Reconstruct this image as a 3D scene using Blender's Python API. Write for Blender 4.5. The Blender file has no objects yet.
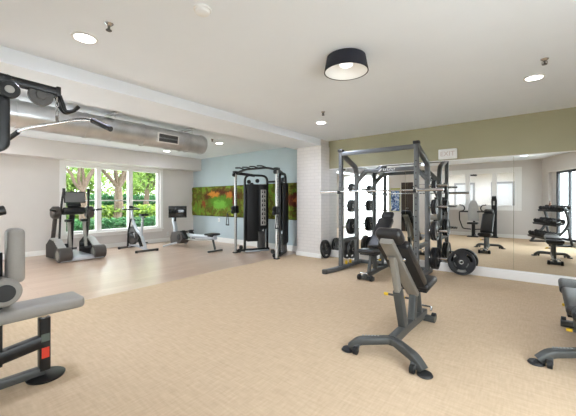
import bpy, bmesh, math, random
from mathutils import Vector, Matrix, noise
random.seed(7)
S = bpy.context.scene
COL = S.collection
R = math.radians

# ------------------------------------------------------------ camera
cam_d = bpy.data.cameras.new('camera'); cam = bpy.data.objects.new('camera', cam_d); COL.objects.link(cam)
cam_d.sensor_width = 36; cam_d.lens = 308 / 576 * 36; cam_d.shift_y = -7 / 576
cam_d.clip_start = 0.02
cam.location = (0, 0, 1.30); cam.rotation_euler = (R(90), 0, R(38.5))
S.camera = cam
# ------------------------------------------------------------ world, sun, exposure
W = bpy.data.worlds.new('world'); S.world = W; W.use_nodes = True
bg = W.node_tree.nodes['Background']; bg.inputs[0].default_value = (0.90, 0.95, 1.0, 1); bg.inputs[1].default_value = 4.5
sun_d = bpy.data.lights.new('sun', 'SUN'); sun_d.energy = 4; sun_d.angle = R(2); sun_d.color = (1, .95, .86)
sun = bpy.data.objects.new('sun', sun_d); COL.objects.link(sun)
sun.rotation_euler = Vector((-.20, -.60, -.78)).to_track_quat('-Z', 'Y').to_euler()
S.view_settings.view_transform = 'Standard'; S.view_settings.look = 'None'
S.view_settings.gamma = 1; S.view_settings.use_curve_mapping = False
S.view_settings.exposure = 1.40
S.cycles.max_bounces = 10; S.cycles.diffuse_bounces = 6; S.cycles.glossy_bounces = 6
S.cycles.transparent_max_bounces = 24; S.cycles.sample_clamp_indirect = 6
S.cycles.use_denoising = True
DOWNLIGHT_W = 50; BACK_W = 9; LAMP_RGB = (.72, .81, 1)
def portal(loc, rot, sx, sy):                     # tells the sampler where daylight comes in; gives no light itself
    l = bpy.data.lights.new('daylight_portal', 'AREA'); l.shape = 'RECTANGLE'; l.size = sx; l.size_y = sy
    l.cycles.is_portal = True
    o = bpy.data.objects.new('daylight_portal', l); COL.objects.link(o); o.location = loc; o.rotation_euler = rot
portal((-9.43, 3.81, 1.35), (R(90), 0, R(-90)), 2.5, 1.75)
portal((-6.05, -1.0, 1.3), (R(-90), 0, 0), 2.25, 2.4)

# ------------------------------------------------------------ materials
def lin(c):
    return tuple((x / 12.92 if x <= .04045 else ((x + .055) / 1.055) ** 2.4) for x in (v / 255 for v in c))
def mat(name, rgb, rough=.5, metal=0., var=.06, scale=8., bump=0., bscale=120., spec=.5, coat=0., srgb=True):
    m = bpy.data.materials.new(name); m.use_nodes = True
    nt = m.node_tree; N = nt.nodes; L = nt.links; b = N['Principled BSDF']
    c = lin(rgb) if srgb else rgb
    tc = N.new('ShaderNodeTexCoord'); n = N.new('ShaderNodeTexNoise'); n.inputs['Scale'].default_value = scale; n.inputs['Detail'].default_value = 3
    L.new(tc.outputs['Object'], n.inputs['Vector'])
    rp = N.new('ShaderNodeValToRGB'); rp.color_ramp.elements[0].position = .3; rp.color_ramp.elements[1].position = .7
    rp.color_ramp.elements[0].color = tuple(x * (1 - var) for x in c) + (1,)
    rp.color_ramp.elements[1].color = tuple(min(1, x * (1 + var)) for x in c) + (1,)
    L.new(n.outputs[0], rp.inputs[0]); L.new(rp.outputs[0], b.inputs['Base Color'])
    b.inputs['Roughness'].default_value = rough; b.inputs['Metallic'].default_value = metal
    b.inputs['Specular IOR Level'].default_value = spec; b.inputs['Coat Weight'].default_value = coat
    if bump:
        n2 = N.new('ShaderNodeTexNoise'); n2.inputs['Scale'].default_value = bscale; L.new(tc.outputs['Object'], n2.inputs['Vector'])
        bp = N.new('ShaderNodeBump'); bp.inputs['Strength'].default_value = bump; bp.inputs['Distance'].default_value = .01
        L.new(n2.outputs[0], bp.inputs['Height']); L.new(bp.outputs[0], b.inputs['Normal'])
    return m
def emis(name, rgb, s):
    m = bpy.data.materials.new(name); m.use_nodes = True; N = m.node_tree.nodes; b = N['Principled BSDF']
    b.inputs['Base Color'].default_value = (*rgb, 1); b.inputs['Emission Color'].default_value = (*rgb, 1); b.inputs['Emission Strength'].default_value = s
    return m
M = {}
M['wall'] = mat('white_wall_paint', (214, 208, 203), .7, var=.015, scale=3)
M['trim'] = mat('white_trim_paint', (240, 238, 235), .45, var=.01)
M['ceil'] = mat('ceiling_paint', (237, 241, 245), .8, var=.01, scale=2)
M['blue'] = mat('blue_wall_paint', (178, 191, 196), .65, var=.02, scale=3)
M['green'] = mat('sage_wall_paint', (166, 161, 132), .65, var=.02, scale=3)
M['cream'] = mat('cream_wall_paint', (242, 236, 226), .7, var=.015, scale=3)
M['black'] = mat('black_powdercoat', (13, 13, 14), .38, var=.1)
M['blackm'] = mat('black_matte_plastic', (18, 18, 19), .55, var=.12)
M['rubber'] = mat('black_rubber', (26, 26, 27), .6, var=.15, bump=.15, bscale=200)
M['leather'] = mat('black_vinyl', (32, 30, 30), .38, var=.1, bump=.12, bscale=260)
M['pad'] = mat('grey_vinyl', (146, 141, 134), .5, var=.05, bump=.15, bscale=220)
M['padb'] = mat('pale_grey_vinyl', (172, 170, 166), .5, var=.05, bump=.15, bscale=220)
M['steel'] = mat('graphite_steel', (94, 95, 95), .38, .25, var=.05)
M['dsteel'] = mat('dark_graphite_steel', (76, 77, 75), .42, .2, var=.06)
M['lsteel'] = mat('warm_grey_steel', (140, 136, 128), .4, .3, var=.05)
M['chrome'] = mat('chrome', (205, 205, 205), .18, 1., var=.03)
M['alu'] = mat('brushed_aluminium', (184, 182, 178), .38, .85, var=.05)
M['silver'] = mat('silver_paint', (188, 192, 198), .4, .3, var=.04)
M['iron'] = mat('grey_cast_iron', (92, 90, 88), .5, .4, var=.1, bump=.2)
M['plate'] = mat('black_plate_rubber', (30, 30, 31), .42, var=.12, bump=.1)
M['platemark'] = mat('grey_plate_lettering', (120, 120, 118), .5)
M['yellow'] = mat('yellow_plastic', (226, 184, 42), .4, var=.05)
M['red'] = mat('red_sticker', (214, 58, 34), .5)
M['greenst'] = mat('grey_green_sticker', (86, 96, 88), .5)
M['screen'] = mat('dark_screen_glass', (14, 18, 18), .12, var=.05, coat=.5)
M['gscreen'] = mat('grey_screen_off', (112, 112, 112), .3, var=.04)
M['white'] = mat('white_plastic', (234, 233, 230), .4, var=.02)
M['hub'] = mat('grey_plastic_housing', (70, 64, 60), .5, var=.08)
M['galv'] = mat('galvanised_duct', (206, 208, 210), .30, .92, var=.14, scale=4, bump=.05, bscale=14)
M['grille'] = mat('grey_grille', (110, 110, 110), .5, .3)
M['drum'] = mat('navy_drum_fabric', (34, 36, 46), .8, var=.08, bump=.1)
M['drumin'] = mat('white_drum_lining', (238, 236, 232), .6, var=.02)
M['diff'] = emis('lamp_diffuser', (1, .97, .93), .45)
M['lamp'] = emis('downlight_lens', (1, .96, .9), 9)
M['brown'] = mat('dark_brown_door', (62, 50, 42), .5, var=.12)
M['bottle'] = mat('brown_bottle', (112, 70, 44), .4)
M['signtext'] = mat('faded_red_lettering', (206, 190, 182), .5)
M['bark'] = mat('tree_bark', (88, 72, 60), .9, var=.3, scale=9, bump=.6, bscale=20)
M['lawn'] = mat('lawn', (84, 116, 48), .9, var=.25, scale=3, bump=.4, bscale=60)
M['paving'] = mat('pale_paving', (205, 204, 200), .8, var=.04)
M['photoframe'] = mat('poster_frame', (176, 178, 92), .5)

def leafmat(name, a, b_):
    m = bpy.data.materials.new(name); m.use_nodes = True; nt = m.node_tree; N = nt.nodes; L = nt.links; p = N['Principled BSDF']
    g = N.new('ShaderNodeNewGeometry'); rp = N.new('ShaderNodeValToRGB')
    rp.color_ramp.elements[0].color = (*lin(a), 1); rp.color_ramp.elements[1].color = (*lin(b_), 1)
    L.new(g.outputs['Random Per Island'], rp.inputs[0]); L.new(rp.outputs[0], p.inputs['Base Color'])
    p.inputs['Roughness'].default_value = .55
    t = N.new('ShaderNodeBsdfTranslucent'); L.new(rp.outputs[0], t.inputs[0]); mx = N.new('ShaderNodeMixShader'); mx.inputs[0].default_value = .4
    L.new(p.outputs[0], mx.inputs[1]); L.new(t.outputs[0], mx.inputs[2]); L.new(mx.outputs[0], N['Material Output'].inputs[0])
    return m
M['leaf'] = leafmat('tree_leaves', (84, 116, 46), (150, 172, 88))
M['hleaf'] = leafmat('hedge_leaves', (58, 92, 34), (148, 168, 72))
M['dleaf'] = leafmat('dark_hedge_leaves', (20, 66, 36), (62, 112, 62))

def glass():
    m = bpy.data.materials.new('window_glass'); m.use_nodes = True; nt = m.node_tree; N = nt.nodes; L = nt.links
    for n in list(N): N.remove(n)
    o = N.new('ShaderNodeOutputMaterial'); t = N.new('ShaderNodeBsdfTransparent'); g = N.new('ShaderNodeBsdfGlossy'); g.inputs['Roughness'].default_value = .0
    t.inputs[0].default_value = (.95, .97, .97, 1)
    f = N.new('ShaderNodeLayerWeight'); f.inputs[0].default_value = .5; pw = N.new('ShaderNodeMath'); pw.operation = 'POWER'; pw.inputs[1].default_value = 5
    ma = N.new('ShaderNodeMath'); ma.operation = 'MULTIPLY_ADD'; ma.inputs[1].default_value = .9; ma.inputs[2].default_value = .03; mx = N.new('ShaderNodeMixShader')
    L.new(f.outputs['Facing'], pw.inputs[0]); L.new(pw.outputs[0], ma.inputs[0]); L.new(ma.outputs[0], mx.inputs[0]); L.new(t.outputs[0], mx.inputs[1]); L.new(g.outputs[0], mx.inputs[2]); L.new(mx.outputs[0], o.inputs[0])
    return m
M['glass'] = glass()
m = bpy.data.materials.new('mirror_silver'); m.use_nodes = True; b = m.node_tree.nodes['Principled BSDF']
b.inputs['Base Color'].default_value = (.86, .88, .86, 1); b.inputs['Metallic'].default_value = 1; b.inputs['Roughness'].default_value = 0.0
M['mirror'] = m

def floor_carpet():
    m = mat('beige_loop_carpet', (204, 180, 155), .95, var=0, spec=.1); nt = m.node_tree; N = nt.nodes; L = nt.links; b = N['Principled BSDF']
    g = N.new('ShaderNodeNewGeometry')
    mp = N.new('ShaderNodeMapping'); mp.inputs['Scale'].default_value = (62, 9, 1); L.new(g.outputs['Position'], mp.inputs[0])
    n = N.new('ShaderNodeTexNoise'); n.inputs['Scale'].default_value = 1.; n.inputs['Detail'].default_value = 4; L.new(mp.outputs[0], n.inputs['Vector'])
    mp2 = N.new('ShaderNodeMapping'); mp2.inputs['Scale'].default_value = (7, 45, 1); L.new(g.outputs['Position'], mp2.inputs[0])
    n3 = N.new('ShaderNodeTexNoise'); n3.inputs['Scale'].default_value = 1.; n3.inputs['Detail'].default_value = 2; L.new(mp2.outputs[0], n3.inputs['Vector'])
    ad = N.new('ShaderNodeMath'); ad.operation = 'ADD'; L.new(n.outputs[0], ad.inputs[0]); L.new(n3.outputs[0], ad.inputs[1])
    rp = N.new('ShaderNodeValToRGB'); rp.color_ramp.elements[0].position = .7; rp.color_ramp.elements[1].position = 1.3
    mr = N.new('ShaderNodeMath'); mr.operation = 'MULTIPLY'; mr.inputs[1].default_value = .5; L.new(ad.outputs[0], mr.inputs[0])
    rp.color_ramp.elements[0].position = .32; rp.color_ramp.elements[1].position = .66
    rp.color_ramp.elements[0].color = (*lin((197, 172, 143)), 1); rp.color_ramp.elements[1].color = (*lin((213, 190, 161)), 1)
    L.new(mr.outputs[0], rp.inputs[0]); L.new(rp.outputs[0], b.inputs['Base Color'])
    n2 = N.new('ShaderNodeTexNoise'); n2.inputs['Scale'].default_value = 260; L.new(g.outputs['Position'], n2.inputs['Vector'])
    bp = N.new('ShaderNodeBump'); bp.inputs['Strength'].default_value = .35; bp.inputs['Distance'].default_value = .004
    L.new(n2.outputs[0], bp.inputs['Height']); L.new(bp.outputs[0], b.inputs['Normal'])
    return m
def floor_wood():
    m = mat('pale_oak_planks', (222, 196, 168), .28, var=0); nt = m.node_tree; N = nt.nodes; L = nt.links; b = N['Principled BSDF']
    g = N.new('ShaderNodeNewGeometry')
    mp = N.new('ShaderNodeMapping'); mp.inputs['Rotation'].default_value = (0, 0, R(90)); L.new(g.outputs['Position'], mp.inputs[0])
    br = N.new('ShaderNodeTexBrick'); L.new(mp.outputs[0], br.inputs['Vector']); br.inputs['Scale'].default_value = 1
    br.inputs['Brick Width'].default_value = 1.2; br.inputs['Row Height'].default_value = .15; br.inputs['Mortar Size'].default_value = .0018
    br.inputs['Color1'].default_value = (*lin((205, 176, 154)), 1); br.inputs['Color2'].default_value = (*lin((215, 188, 167)), 1); br.inputs['Mortar'].default_value = (*lin((176, 148, 120)), 1)
    mp2 = N.new('ShaderNodeMapping'); mp2.inputs['Scale'].default_value = (40, 2.5, 1); L.new(g.outputs['Position'], mp2.inputs[0])
    n = N.new('ShaderNodeTexNoise'); n.inputs['Scale'].default_value = 1; n.inputs['Detail'].default_value = 5; L.new(mp2.outputs[0], n.inputs['Vector'])
    mx = N.new('ShaderNodeMixRGB'); mx.blend_type = 'MULTIPLY'; mx.inputs[0].default_value = .22
    L.new(br.outputs[0], mx.inputs[1]); L.new(n.outputs[0], mx.inputs[2]); L.new(mx.outputs[0], b.inputs['Base Color'])
    return m
def brick_white():
    m = mat('white_painted_brick', (236, 231, 226), .6, var=0); nt = m.node_tree; N = nt.nodes; L = nt.links; b = N['Principled BSDF']
    g = N.new('ShaderNodeNewGeometry'); sx = N.new('ShaderNodeSeparateXYZ'); L.new(g.outputs['Position'], sx.inputs[0])
    ad = N.new('ShaderNodeMath'); ad.operation = 'ADD'; L.new(sx.outputs[0], ad.inputs[0]); L.new(sx.outputs[1], ad.inputs[1])
    cb = N.new('ShaderNodeCombineXYZ'); L.new(ad.outputs[0], cb.inputs[0]); L.new(sx.outputs[2], cb.inputs[1])
    br = N.new('ShaderNodeTexBrick'); L.new(cb.outputs[0], br.inputs['Vector']); br.inputs['Scale'].default_value = 1
    br.inputs['Brick Width'].default_value = .21; br.inputs['Row Height'].default_value = .075; br.inputs['Mortar Size'].default_value = .008
    br.inputs['Color1'].default_value = (*lin((225, 219, 214)), 1); br.inputs['Color2'].default_value = (*lin((222, 216, 211)), 1); br.inputs['Mortar'].default_value = (*lin((216, 210, 205)), 1)
    L.new(br.outputs[0], b.inputs['Base Color'])
    bp = N.new('ShaderNodeBump'); bp.invert = True; bp.inputs['Strength'].default_value = .18; bp.inputs['Distance'].default_value = .006
    L.new(br.outputs['Fac'], bp.inputs['Height']); L.new(bp.outputs[0], b.inputs['Normal'])
    return m
def moss_mat():
    m = mat('preserved_moss', (90, 120, 40), .95, var=0, spec=.1); nt = m.node_tree; N = nt.nodes; L = nt.links; b = N['Principled BSDF']
    g = N.new('ShaderNodeNewGeometry')
    n = N.new('ShaderNodeTexNoise'); n.inputs['Scale'].default_value = 3.2; n.inputs['Detail'].default_value = 9; n.inputs['Roughness'].default_value = .7; n.inputs['Distortion'].default_value = .6; L.new(g.outputs['Position'], n.inputs['Vector'])
    rp = N.new('ShaderNodeValToRGB'); cr = rp.color_ramp
    cr.elements[0].position = .28; cr.elements[0].color = (*lin((58, 78, 30)), 1)
    cr.elements[1].position = .74; cr.elements[1].color = (*lin((176, 176, 70)), 1)
    for p, c in ((.41, (100, 122, 44)), (.48, (98, 78, 42)), (.53, (128, 140, 54)), (.62, (104, 150, 56))):
        e = cr.elements.new(p); e.color = (*lin(c), 1)
    L.new(n.outputs[0], rp.inputs[0])
    def blob(cx, cz, rx, rz, col, prev):
        vm = N.new('ShaderNodeVectorMath'); vm.operation = 'SUBTRACT'; vm.inputs[1].default_value = (cx, 6.25, cz)
        dis = N.new('ShaderNodeTexNoise'); dis.inputs['Scale'].default_value = 9; dis.inputs['Detail'].default_value = 6; dis.inputs['Roughness'].default_value = .75; L.new(g.outputs['Position'], dis.inputs['Vector'])
        ad = N.new('ShaderNodeVectorMath'); ad.operation = 'MULTIPLY_ADD'; ad.inputs[1].default_value = (.5, 0, .45); L.new(dis.outputs['Color'], ad.inputs[0]); L.new(g.outputs['Position'], ad.inputs[2])
        L.new(ad.outputs[0], vm.inputs[0])
        sc = N.new('ShaderNodeVectorMath'); sc.operation = 'MULTIPLY'; sc.inputs[1].default_value = (1 / rx, 0, 1 / rz); L.new(vm.outputs[0], sc.inputs[0])
        ln = N.new('ShaderNodeVectorMath'); ln.operation = 'LENGTH'; L.new(sc.outputs[0], ln.inputs[0])
        mr = N.new('ShaderNodeMapRange'); mr.inputs[1].default_value = .7; mr.inputs[2].default_value = 1.1; mr.inputs[3].default_value = 1; mr.inputs[4].default_value = 0; L.new(ln.outputs['Value'], mr.inputs[0])
        mx = N.new('ShaderNodeMixRGB'); L.new(mr.outputs[0], mx.inputs[0]); L.new(prev, mx.inputs[1]); mx.inputs[2].default_value = (*lin(col), 1)
        return mx.outputs[0]
    o = rp.outputs[0]
    for cx, cz, rx_, rz2, col in ((-7.35, 1.66, 1.05, .27, (92, 52, 38)), (-7.35, 1.52, .78, .20, (92, 132, 46)), (-7.45, 1.40, .34, .16, (122, 178, 72)),
                                  (-7.75, 1.74, .30, .10, (208, 136, 58)), (-7.0, 1.70, .16, .12, (198, 122, 58)), (-8.25, 1.42, .13, .12, (150, 84, 50)),
                                  (-6.15, 1.50, .12, .16, (160, 108, 58)), (-6.75, 1.48, .12, .20, (116, 60, 46)), (-4.45, 1.55, .42, .22, (104, 56, 38)), (-4.40, 1.55, .14, .10, (176, 100, 56))):
        o = blob(cx, cz, rx_, rz2, col, o)
    L.new(o, b.inputs['Base Color'])
    n2 = N.new('ShaderNodeTexNoise'); n2.inputs['Scale'].default_value = 26; n2.inputs['Detail'].default_value = 4; L.new(g.outputs['Position'], n2.inputs['Vector'])
    bp = N.new('ShaderNodeBump'); bp.inputs['Strength'].default_value = 1; bp.inputs['Distance'].default_value = .05
    L.new(n2.outputs[0], bp.inputs['Height']); L.new(bp.outputs[0], b.inputs['Normal'])
    return m
def poster_mat():
    m = mat('seascape_print', (120, 150, 190), .5, var=0); nt = m.node_tree; N = nt.nodes; L = nt.links; b = N['Principled BSDF']
    g = N.new('ShaderNodeNewGeometry'); n = N.new('ShaderNodeTexNoise'); n.inputs['Scale'].default_value = 7; n.inputs['Distortion'].default_value = 1.5; L.new(g.outputs['Position'], n.inputs['Vector'])
    rp = N.new('ShaderNodeValToRGB'); cr = rp.color_ramp
    cr.elements[0].position = .36; cr.elements[0].color = (*lin((40, 62, 110)), 1); cr.elements[1].position = .62; cr.elements[1].color = (*lin((228, 234, 240)), 1)
    e = cr.elements.new(.5); e.color = (*lin((110, 146, 194)), 1)
    L.new(n.outputs[0], rp.inputs[0]); L.new(rp.outputs[0], b.inputs['Base Color']); return m
M['carpet'] = floor_carpet(); M['wood'] = floor_wood(); M['brick'] = brick_white(); M['moss'] = moss_mat(); M['print'] = poster_mat()

# ------------------------------------------------------------ mesh helpers
def fillet(pts, r, n=5):
    pts = [Vector(p) for p in pts]; out = [pts[0]]
    for i in range(1, len(pts) - 1):
        a, b_, c = pts[i - 1], pts[i], pts[i + 1]
        d1 = (a - b_); d2 = (c - b_); k = min(r, d1.length * .45, d2.length * .45)
        p, q = b_ + d1.normalized() * k, b_ + d2.normalized() * k
        for j in range(n + 1):
            t = j / n; out.append(p * (1 - t) ** 2 + b_ * 2 * t * (1 - t) + q * t * t)
    out.append(pts[-1]); return out
def rrect(w, h, r=.25):
    k = min(w, h) * r; o = []
    for sx, sy, a0 in ((1, 1, 0), (-1, 1, 90), (-1, -1, 180), (1, -1, 270)):
        for a in (0, 45, 90):
            t = R(a0 + a); o.append((sx * (w / 2 - k) + k * math.cos(t), sy * (h / 2 - k) + k * math.sin(t)))
    return o
class MB:
    def __init__(s, o=(0, 0, 0)): s.v = []; s.f = []; s.o = Vector(o)
    def add(s, vs, fs):
        k = len(s.v); s.v += [Vector(v) for v in vs]; s.f += [[i + k for i in f] for f in fs]; return s
    def box(s, c, size, rot=None, bev=0, seg=2):
        bm = bmesh.new(); bmesh.ops.create_cube(bm, size=1); bmesh.ops.scale(bm, vec=size, verts=bm.verts)
        if bev: bmesh.ops.bevel(bm, geom=bm.edges[:], offset=min(bev, min(size) * .49), segments=seg, profile=.5, affect='EDGES', clamp_overlap=True)
        mt = Matrix.Translation(c) @ (rot.to_4x4() if rot is not None else Matrix.Identity(4))
        bm.verts.ensure_lookup_table(); bm.verts.index_update()
        s.add([mt @ v.co for v in bm.verts], [[v.index for v in f.verts] for f in bm.faces]); bm.free(); return s
    def span(s, a, b_, bev=0):
        a = Vector(a); b_ = Vector(b_); return s.box((a + b_) / 2, [abs(x) for x in (b_ - a)], bev=bev)
    def sweep(s, pts, prof, up=None, cap=True):
        pts = [Vector(p) for p in pts]; n = len(prof); vs = []; fs = []; pu = None
        for i, p in enumerate(pts):
            t = (pts[min(i + 1, len(pts) - 1)] - pts[max(i - 1, 0)]).normalized()
            if up is not None:
                u = Vector(up)
            else:
                u = pu if pu is not None else (Vector((0, 0, 1)) if abs(t.z) < .9 else Vector((0, 1, 0)))
            sd = t.cross(u)
            if sd.length < 1e-4: sd = t.cross(Vector((1, 0, 0)))
            sd.normalize(); nn = sd.cross(t).normalized(); pu = nn
            vs += [p + sd * a + nn * b_ for a, b_ in prof]
        for i in range(len(pts) - 1):
            for j in range(n): fs.append([i * n + j, i * n + (j + 1) % n, (i + 1) * n + (j + 1) % n, (i + 1) * n + j])
        if cap: fs.append(list(range(n))[::-1]); fs.append([(len(pts) - 1) * n + j for j in range(n)])
        return s.add(vs, fs)
    def tube(s, pts, r, n=10, fil=0):
        if fil: pts = fillet(pts, fil)
        return s.sweep(pts, [(r * math.cos(2 * math.pi * j / n), r * math.sin(2 * math.pi * j / n)) for j in range(n)])
    def bar(s, pts, w, h, up=(0, 0, 1), fil=0, r=.2):
        if fil: pts = fillet(pts, fil)
        return s.sweep(pts, rrect(w, h, r), up)
    def lathe(s, prof, o=(0, 0, 0), axis=(0, 0, 1), n=24):
        ax = Vector(axis).normalized(); q = ax.to_track_quat('Z', 'Y').to_matrix(); vs = []; fs = []; m_ = len(prof)
        for j in range(n):
            a = 2 * math.pi * j / n
            for r, z in prof: vs.append(Vector(o) + q @ Vector((r * math.cos(a), r * math.sin(a), z)))
        for j in range(n):
            k = (j + 1) % n
            for i in range(m_ - 1): fs.append([j * m_ + i, k * m_ + i, k * m_ + i + 1, j * m_ + i + 1])
        if prof[0][0] > 1e-6: fs.append([j * m_ for j in range(n)][::-1])
        if prof[-1][0] > 1e-6: fs.append([j * m_ + m_ - 1 for j in range(n)])
        return s.add(vs, fs)
    def cyl(s, a, b_, r, n=20, bev=.15):
        a = Vector(a); b_ = Vector(b_); h = (b_ - a).length; k = min(r, h / 2) * bev
        return s.lathe([(r - k, 0), (r, k), (r, h - k), (r - k, h)], a, b_ - a, n)
    def ring(s, a, b_, r0, r1, n=28):
        a = Vector(a); b_ = Vector(b_); h = (b_ - a).length
        return s.lathe2([(r0, 0), (r1, 0), (r1, h), (r0, h)], a, b_ - a, n)
    def lathe2(s, prof, o, axis, n=28):
        k = len(s.v); nf = len(s.f); s.lathe(prof + [prof[0]], o, axis, n)
        s.f = s.f[:len(s.f) - 2]; return s
    def prism(s, poly, a, b_, fn):
        n = len(poly); vs = [fn(x, y, a) for x, y in poly] + [fn(x, y, b_) for x, y in poly]
        fs = [[i, (i + 1) % n, n + (i + 1) % n, n + i] for i in range(n)] + [list(range(n))[::-1], [n + i for i in range(n)]]
        return s.add(vs, fs)
    def blob(s, c, r, n=14):
        c = Vector(c); rx, ry, rz = r if hasattr(r, '__len__') else (r, r, r); vs = []; fs = []; m_ = n // 2
        for i in range(m_ + 1):
            t = math.pi * i / m_
            for j in range(n):
                a = 2 * math.pi * j / n; vs.append(c + Vector((rx * math.sin(t) * math.cos(a), ry * math.sin(t) * math.sin(a), rz * math.cos(t))))
        for i in range(m_):
            for j in range(n): fs.append([i * n + j, (i + 1) * n + j, (i + 1) * n + (j + 1) % n, i * n + (j + 1) % n])
        return s.add(vs, fs)
    def build(s, name, material, parent=None, smooth=True, ang=38):
        me = bpy.data.meshes.new(name); me.from_pydata([v - s.o for v in s.v], [], s.f)
        bm = bmesh.new(); bm.from_mesh(me); bmesh.ops.remove_doubles(bm, verts=bm.verts, dist=1e-5)
        bmesh.ops.recalc_face_normals(bm, faces=bm.faces); bm.to_mesh(me); bm.free()
        me.materials.append(material)
        if smooth:
            me.polygons.foreach_set('use_smooth', [True] * len(me.polygons)); me.set_sharp_from_angle(angle=R(ang))
        o = bpy.data.objects.new(name, me); COL.objects.link(o)
        if parent: o.parent = parent
        return o
def tag(o, label, cat, group=None, kind=None):
    o['label'] = label; o['category'] = cat
    if group: o['group'] = group
    if kind: o['kind'] = kind
    return o
def thing(name, label, cat, loc=(0, 0, 0), rz=0, group=None):
    o = bpy.data.objects.new(name, None); COL.objects.link(o); o.empty_display_size = .1
    o.location = loc; o.rotation_euler = (0, 0, rz); return tag(o, label, cat, group)
def single(mb, name, material, label, cat, group=None, loc=None):
    o = mb.build(name, material)
    o.location = loc if loc is not None else mb.o
    return tag(o, label, cat, group)
def struct(mb, name, material, parent=None, smooth=False):
    o = mb.build(name, material, parent, smooth)
    if not parent: o['kind'] = 'structure'
    return o
def copy_tree(o, parent=None):
    c = o.copy(); COL.objects.link(c)
    if parent: c.parent = parent
    for ch in list(o.children):
        copy_tree(ch, c)
    return c
def text_mesh(txt, size, material, name, parent, loc, rot, depth=.002):
    cu = bpy.data.curves.new(name, 'FONT'); cu.body = txt; cu.size = size; cu.extrude = depth; cu.align_x = 'CENTER'; cu.align_y = 'CENTER'
    o = bpy.data.objects.new(name + '_curve', cu); COL.objects.link(o)
    dg = bpy.context.evaluated_depsgraph_get(); me = bpy.data.meshes.new_from_object(o.evaluated_get(dg)); bpy.data.objects.remove(o)
    me.materials.clear(); me.materials.append(material)
    t = bpy.data.objects.new(name, me); COL.objects.link(t); t.parent = parent; t.location = loc; t.rotation_euler = rot
    return t
def rx(a): return Matrix.Rotation(R(a), 3, 'X')
def ry(a): return Matrix.Rotation(R(a), 3, 'Y')
def rz_(a): return Matrix.Rotation(R(a), 3, 'Z')

# ------------------------------------------------------------ room
XW, YB, YF, H = -9.20, 6.30, -.75, 2.71
C0 = Vector((.235, YF, 0)); DW = Vector((.4, .917, 0)).normalized(); NW = Vector((-DW.y, DW.x, 0))     # slanting window wall at the right
def rw(t, n, z): return C0 + DW * t + NW * n + Vector((0, 0, z))
CB = -4.6
ro_ = [rw(-.1, -.25, 0), rw((YB + .3 - YF) / DW.y, -.25, 0)]; edge = [(.5, YF - 4.1), (.5, ro_[0].y), (ro_[0].x, ro_[0].y), (ro_[1].x, ro_[1].y)]
mb = MB(); mb.prism([(CB, YF - 4.1)] + edge + [(CB, YB + .3)], -.15, 0, lambda x, y, z: (x, y, z)); struct(mb, 'floor_carpet', M['carpet'])
mb = MB(); mb.prism([(XW - .25, YF - .25), (CB, YF - .25), (CB, YB + .3), (XW - .25, YB + .3)], -.15, 0, lambda x, y, z: (x, y, z)); struct(mb, 'floor_wood', M['wood'])
mb = MB(); mb.prism([(XW - .25, YF - .25), (-4.92, YF - .25), (-4.92, YF - 4.1)] + edge + [(XW - .25, YB + .3)], H, H + .2, lambda x, y, z: (x, y, z)); struct(mb, 'ceiling', M['ceil'])
mb = MB(); mb.span((-4.57, YF, 2.565), (-3.78, YB - .35, H)); struct(mb, 'ceiling_beam', M['ceil'])
mb = MB(); mb.span((XW, YF, 2.31), (-8.74, YB, H)); struct(mb, 'ceiling_soffit', M['wall'])
mb = MB(); mb.span((-4.44, 5.93, 0), (-3.76, YB, 2.565)); mb.span((-4.57, 5.95, 2.565), (-3.78, YB, H)); struct(mb, 'column_brick', M['brick'])
mb = MB(); mb.span((XW - .2, YB, 0), (-4.40, YB + .2, H)); struct(mb, 'wall_back', M['blue'])
mb = MB(); mb.span((-4.40, YB, 0), (3.6, YB + .2, H)); struct(mb, 'wall_mirror', M['green'])
# window wall
Y0, Y1, Z0, Z1 = 2.54, 5.085, .456, 2.235
mb = MB()
mb.span((XW - .2, YF - .2, 0), (XW, Y0, H)); mb.span((XW - .2, Y1, 0), (XW, YB, H)); mb.span((XW - .2, Y0, 0), (XW, Y1, Z0)); mb.span((XW - .2, Y0, Z1), (XW, Y1, H))
struct(mb, 'wall_left', M['wall'])
win = MB()
for a, b_ in ((Y0, Y0 + .06), (3.29, 3.415), (4.135, 4.26), (Y1 - .06, Y1)): win.span((XW - .14, a, Z0), (XW - .03, b_, Z1), .006)
for z in (Z0 + .03, Z1 - .03): win.span((XW - .138, Y0, z - .03), (XW - .032, Y1, z + .03), .006)
cs = MB()                                                        # casing round the opening and the sill board
cs.span((XW, Y0 - .09, Z1), (XW + .025, Y1 + .09, Z1 + .09), .005)
for a in (Y0 - .09, Y1): cs.span((XW, a, Z0), (XW + .025, a + .09, Z1), .005)
cs.span((XW - .03, Y0 - .11, Z0 - .035), (XW + .06, Y1 + .11, Z0), .008); cs.span((XW, Y0 - .07, Z0 - .11), (XW + .02, Y1 + .07, Z0 - .035), .004)
w1 = struct(win, 'window_1', M['trim']); struct(cs, 'window_casing', M['trim'], w1)
for a, b_ in ((Y0 + .06, 3.29), (3.415, 4.135), (4.26, Y1 - .06)):
    struct(MB().span((XW - .09, a, Z0 + .06), (XW - .084, b_, Z1 - .06)), 'window_pane', M['glass'], w1)
    sh = MB().span((XW - .11, a, 1.30), (XW - .06, b_, 1.33))
    struct(sh, 'meeting_rail', M['trim'], w1)
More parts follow.
